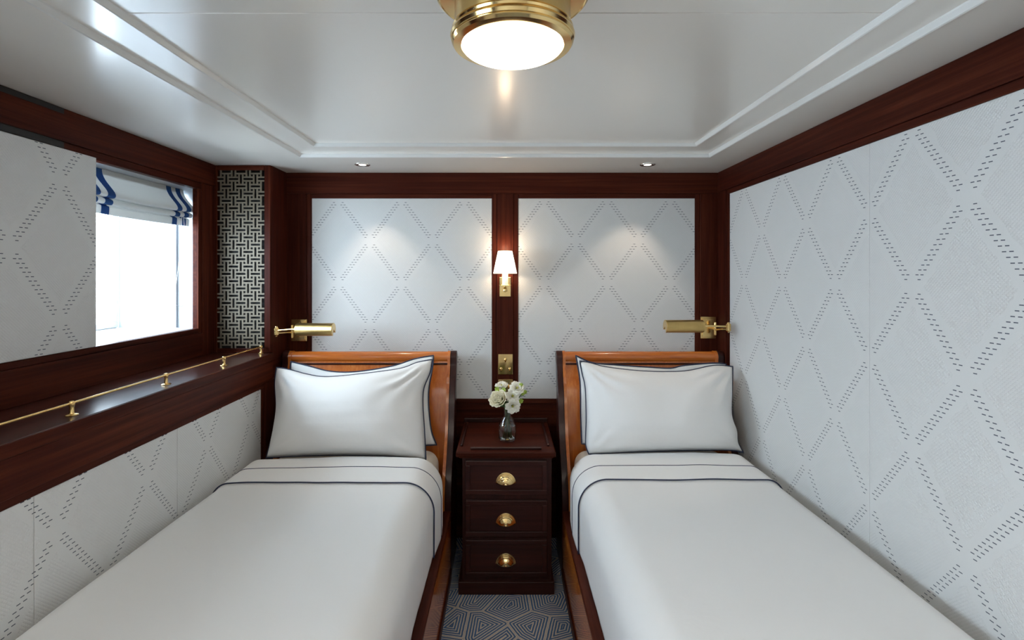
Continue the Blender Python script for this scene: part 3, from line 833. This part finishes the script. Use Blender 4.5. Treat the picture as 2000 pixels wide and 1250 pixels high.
m = MB(O); m.lathe([(0, .0078), (.0375, .0098), (.0412, .017), (.0416, .060), (.0404, .074), (0, .074)], (VX, VY, VZ), n=48); m.build('water', WT, vs_, True, 60)

PETAL = plain('white_petal', (.84, .83, .74), .55, Subsurface_Weight=.0)
PETALC = plain('cream_petal', (.86, .82, .66), .55)
GREEN = plain('stem_green', (.10, .20, .035), .5)
BUDG = plain('bud_green', (.42, .56, .10), .5)
YC_ = plain('flower_centre', (.42, .42, .06), .6)
def petals(mb, c, d, R, specs, seed):
    """specs: (count, inner radius, outer radius, height, width angle, flare)"""
    rnd = random.Random(seed); d = Vector(d).normalized()
    Rm = d.to_track_quat('Z', 'Y').to_matrix()
    for li, (cnt, r0, r1, h, wa, fl) in enumerate(specs):
        for k in range(cnt):
            a0 = 2 * PI * k / cnt + li * .9 + rnd.uniform(-.15, .15); hh = h * rnd.uniform(.92, 1.08)
            nu, nv = 10, 8
            v = []
            for j in range(nv + 1):
                t = j / nv
                for i in range(nu + 1):
                    s = i / nu * 2 - 1
                    wid = wa * (math.sin(PI * min(1, .18 + t * .66)) ** .7)
                    rr = r0 * (1 - t) * .5 + (r0 + (r1 - r0) * t ** .8) * (.35 + .65 * min(1, t * 1.6)) + fl * t ** 3
                    rr += .06 * R * math.sin(s * 5 + k * 2 + li) * t * t
                    z = hh * (t - .10 * s * s * t) - abs(fl) * .3 * t ** 4
                    a = a0 + s * wid
                    v.append(Vector(c) + Rm @ Vector((rr * math.cos(a), rr * math.sin(a), z)))
            f = [(j * (nu + 1) + i, j * (nu + 1) + i + 1, (j + 1) * (nu + 1) + i + 1, (j + 1) * (nu + 1) + i) for j in range(nv) for i in range(nu)]
            mb.add(v, f)
def stem_pts(c, d, foot):
    c = Vector(c); neck = Vector((VX + (c.x - VX) * .22, VY + (c.y - VY) * .2, VZ + .150)); ft = Vector((VX + foot[0], VY + foot[1], VZ + .014))
    d = Vector(d).normalized()
    return [Vector(p) for p in spline([tuple(ft), tuple(neck), tuple(c - d * .02), tuple(c)], 8)]
def flower(name, kind, c, d, R, foot, label, cat, group=None, seed=1):
    f = empty(name, c, label, cat, group); O = f.location
    m = MB(O); m.tube(stem_pts(c, d, foot), .0022, 8); m.build('stem', GREEN, f, True)
    m = MB(O); cc = Vector(c)
    if kind == 'rose':
        petals(m, cc, d, R, [(2, R * .05, R * .15, R * 1.1, 1.5, 0), (3, R * .12, R * .28, R * 1.15, 1.3, 0), (4, R * .25, R * .46, R * 1.15, 1.05, .02 * R), (5, R * .4, R * .68, R * 1.08, .9, .10 * R), (6, R * .55, R * .86, R * .92, .75, .22 * R)], seed)
        o = m.build('bloom', PETALC, f, True)
    elif kind == 'lisi':
        petals(m, cc, d, R, [(4, R * .18, R * .50, R * .85, .95, .05 * R), (5, R * .25, R * .75, R * .80, .80, .28 * R), (5, R * .28, R * .85, R * .62, .70, .45 * R)], seed)
        o = m.build('bloom', PETAL, f, True)
        m2 = MB(O); dn = Vector(d).normalized(); m2.tube([cc, cc + dn * R * .55], [R * .12, R * .16], 10); m2.build('flower_centre', YC_, f, True)
    else:
        petals(m, cc, d, R, [(4, R * .30, R * .55, R * 1.9, .95, -.30 * R), (5, R * .42, R * .70, R * 1.7, .75, -.15 * R)], seed)
        o = m.build('bloom', BUDG, f, True)
    md = o.modifiers.new('s', 'SOLIDIFY'); md.thickness = .0006
    # sepals
    m = MB(O); petals(m, cc - Vector(d).normalized() * .003, d, R, [(5, R * .18, R * .55, R * .35, .30, .05 * R)], seed + 5); m.build('sepals', GREEN, f, True)
    return f
def FW(px, py, d=2.58): return ((px - 986) * d / 1000, d, CAMZ - (py - 535) * d / 1000)
flower('white_rose', 'rose', FW(977, 783, 2.590), (-.35, -.75, .55), .044, (-.012, .01), 'large cream-white rose at the left of the vase', 'flower', seed=3)
G_ = 'white lisianthus blooms in the vase'
flower('lisianthus', 'lisi', FW(1001, 792, 2.575), (.10, -.95, -.05), .030, (.016, .004), 'open white lisianthus facing forward, lowest in the vase', 'flower', G_, 5)
flower('lisianthus', 'lisi', FW(1001, 774, 2.595), (.05, -.85, .35), .030, (.006, .016), 'white lisianthus in the middle of the bouquet, just above the lowest bloom', 'flower', G_, 8)
flower('lisianthus', 'lisi', FW(1009, 760, 2.610), (.15, -.6, .6), .030, (-.01, -.014), 'white lisianthus highest in the middle-right of the bouquet', 'flower', G_, 11)
flower('lisianthus', 'lisi', FW(980, 756, 2.625), (-.1, -.35, .9), .026, (.013, -.012), 'small white lisianthus at the upper left, behind the rose', 'flower', G_, 13)
G_ = 'green flower buds in the vase'
flower('flower_bud', 'bud', FW(1012, 787, 2.60), (.55, -.3, .45), .017, (-.016, .006), 'green bud at the lower right of the bouquet', 'bud', G_, 15)
flower('flower_bud', 'bud', FW(1019, 771, 2.61), (.6, -.3, .7), .018, (.0, -.018), 'green bud furthest right in the bouquet', 'bud', G_, 17)
flower('flower_bud', 'bud', FW(1015, 757, 2.615), (.4, -.2, .9), .015, (.014, .012), 'green bud at the top right of the bouquet', 'bud', G_, 18)
flower('flower_bud', 'bud', FW(974, 767, 2.605), (-.3, -.3, .8), .019, (-.014, -.01), 'bright green bud above the cream rose', 'bud', G_, 19)
flower('flower_bud', 'bud', FW(983, 767, 2.60), (.1, -.35, .8), .017, (-.004, .02), 'bright green bud between the rose and the white blooms', 'bud', G_, 21)

def leaf(c, d, L, W, label, g):
    d = Vector(d).normalized(); side = d.cross(Vector((0, -1, .3))).normalized(); nn = side.cross(d)
    o_ = empty('leaf_sprig', c, label, 'leaf', g)
    m = MB(c)
    m.grid(lambda u, v: Vector(c) + d * L * v + side * (u - .5) * W * math.sin(PI * min(1, v * .93 + .05)) + nn * (.25 * L * v * v - .15 * W * abs(u - .5)), 6, 12)
    b_ = m.build('blade', plain('leaf_green', (.045, .10, .03), .45), o_, True); md = b_.modifiers.new('s', 'SOLIDIFY'); md.thickness = .0006
    m = MB(c); foot = Vector((VX + .010 * d.x, VY + .006, VZ + .10)); m.tube([foot, (foot + Vector(c)) / 2 + Vector((0, .003, .008)), Vector(c)], .0013, 6); m.build('stalk', GREEN, o_, True)
G_ = 'dark green leaves under the blooms'
leaf((VX - .012, VY - .012, VZ + .175), (-.75, -.4, .25), .040, .016, 'narrow dark green leaf drooping left under the cream rose', G_)
leaf((VX + .000, VY - .014, VZ + .182), (.1, -.5, .9), .034, .020, 'dark green leaf standing in the middle of the bouquet, behind the lowest bloom', G_)
leaf((VX + .012, VY - .006, VZ + .180), (.8, -.3, .55), .030, .015, 'small dark green leaf on the right side of the bouquet under the buds', G_)

# ================================================================ LIGHT
wd = bpy.data.worlds.new('sky'); S.world = wd; wd.use_nodes = True
bg = wd.node_tree.nodes['Background']; bg.inputs[0].default_value = (.70, .86, 1.0, 1); bg.inputs[1].default_value = 21
# added fill lamps, unseen behind the camera, shaped as downlights to brighten the cabin
def fill_lamp(x, y, e, side):
    d = empty('downlight', (x, y, T2), 'added fill lamp in a made-up white-rimmed ceiling fitting behind the camera, nearer the %s' % side, 'light')
    m = MB(d.location); m.lathe([(.06, T2), (.06, T2 - .004), (.045, T2 - .005), (.04, T2 - .003)], (x, y, 0), n=32); m.build('trim_ring', WHITE, d, True)
    l = bpy.data.lights.new('fill_light', 'AREA'); l.shape = 'DISK'; l.size = .09; l.energy = e; l.color = (1, .88, .74)
    o = bpy.data.objects.new('fill_light', l); COL.objects.link(o); o.location = (x, y, T2 - .008)
fill_lamp(-.5, -.35, 9, 'window wall'); fill_lamp(.55, -.35, 7, 'quilted right wall')

# ================================================================ CAMERA
cam = bpy.data.cameras.new('camera'); cam.lens = 18; cam.sensor_width = 36; cam.shift_x = .007; cam.shift_y = -.045; cam.clip_start = .02
co = bpy.data.objects.new('camera', cam); COL.objects.link(co); co.location = (0, 0, CAMZ); co.rotation_euler = (PI / 2, 0, 0)
S.camera = co
vs = S.view_settings; vs.view_transform = 'Standard'; vs.look = 'None'; vs.gamma = 1; vs.use_curve_mapping = False; vs.exposure = 0.2
S.cycles.max_bounces = 10; S.cycles.diffuse_bounces = 6; S.cycles.glossy_bounces = 5; S.cycles.transmission_bounces = 10; S.cycles.transparent_max_bounces = 12
S.cycles.caustics_reflective = False; S.cycles.caustics_refractive = False; S.cycles.use_denoising = True; S.cycles.sample_clamp_indirect = 8
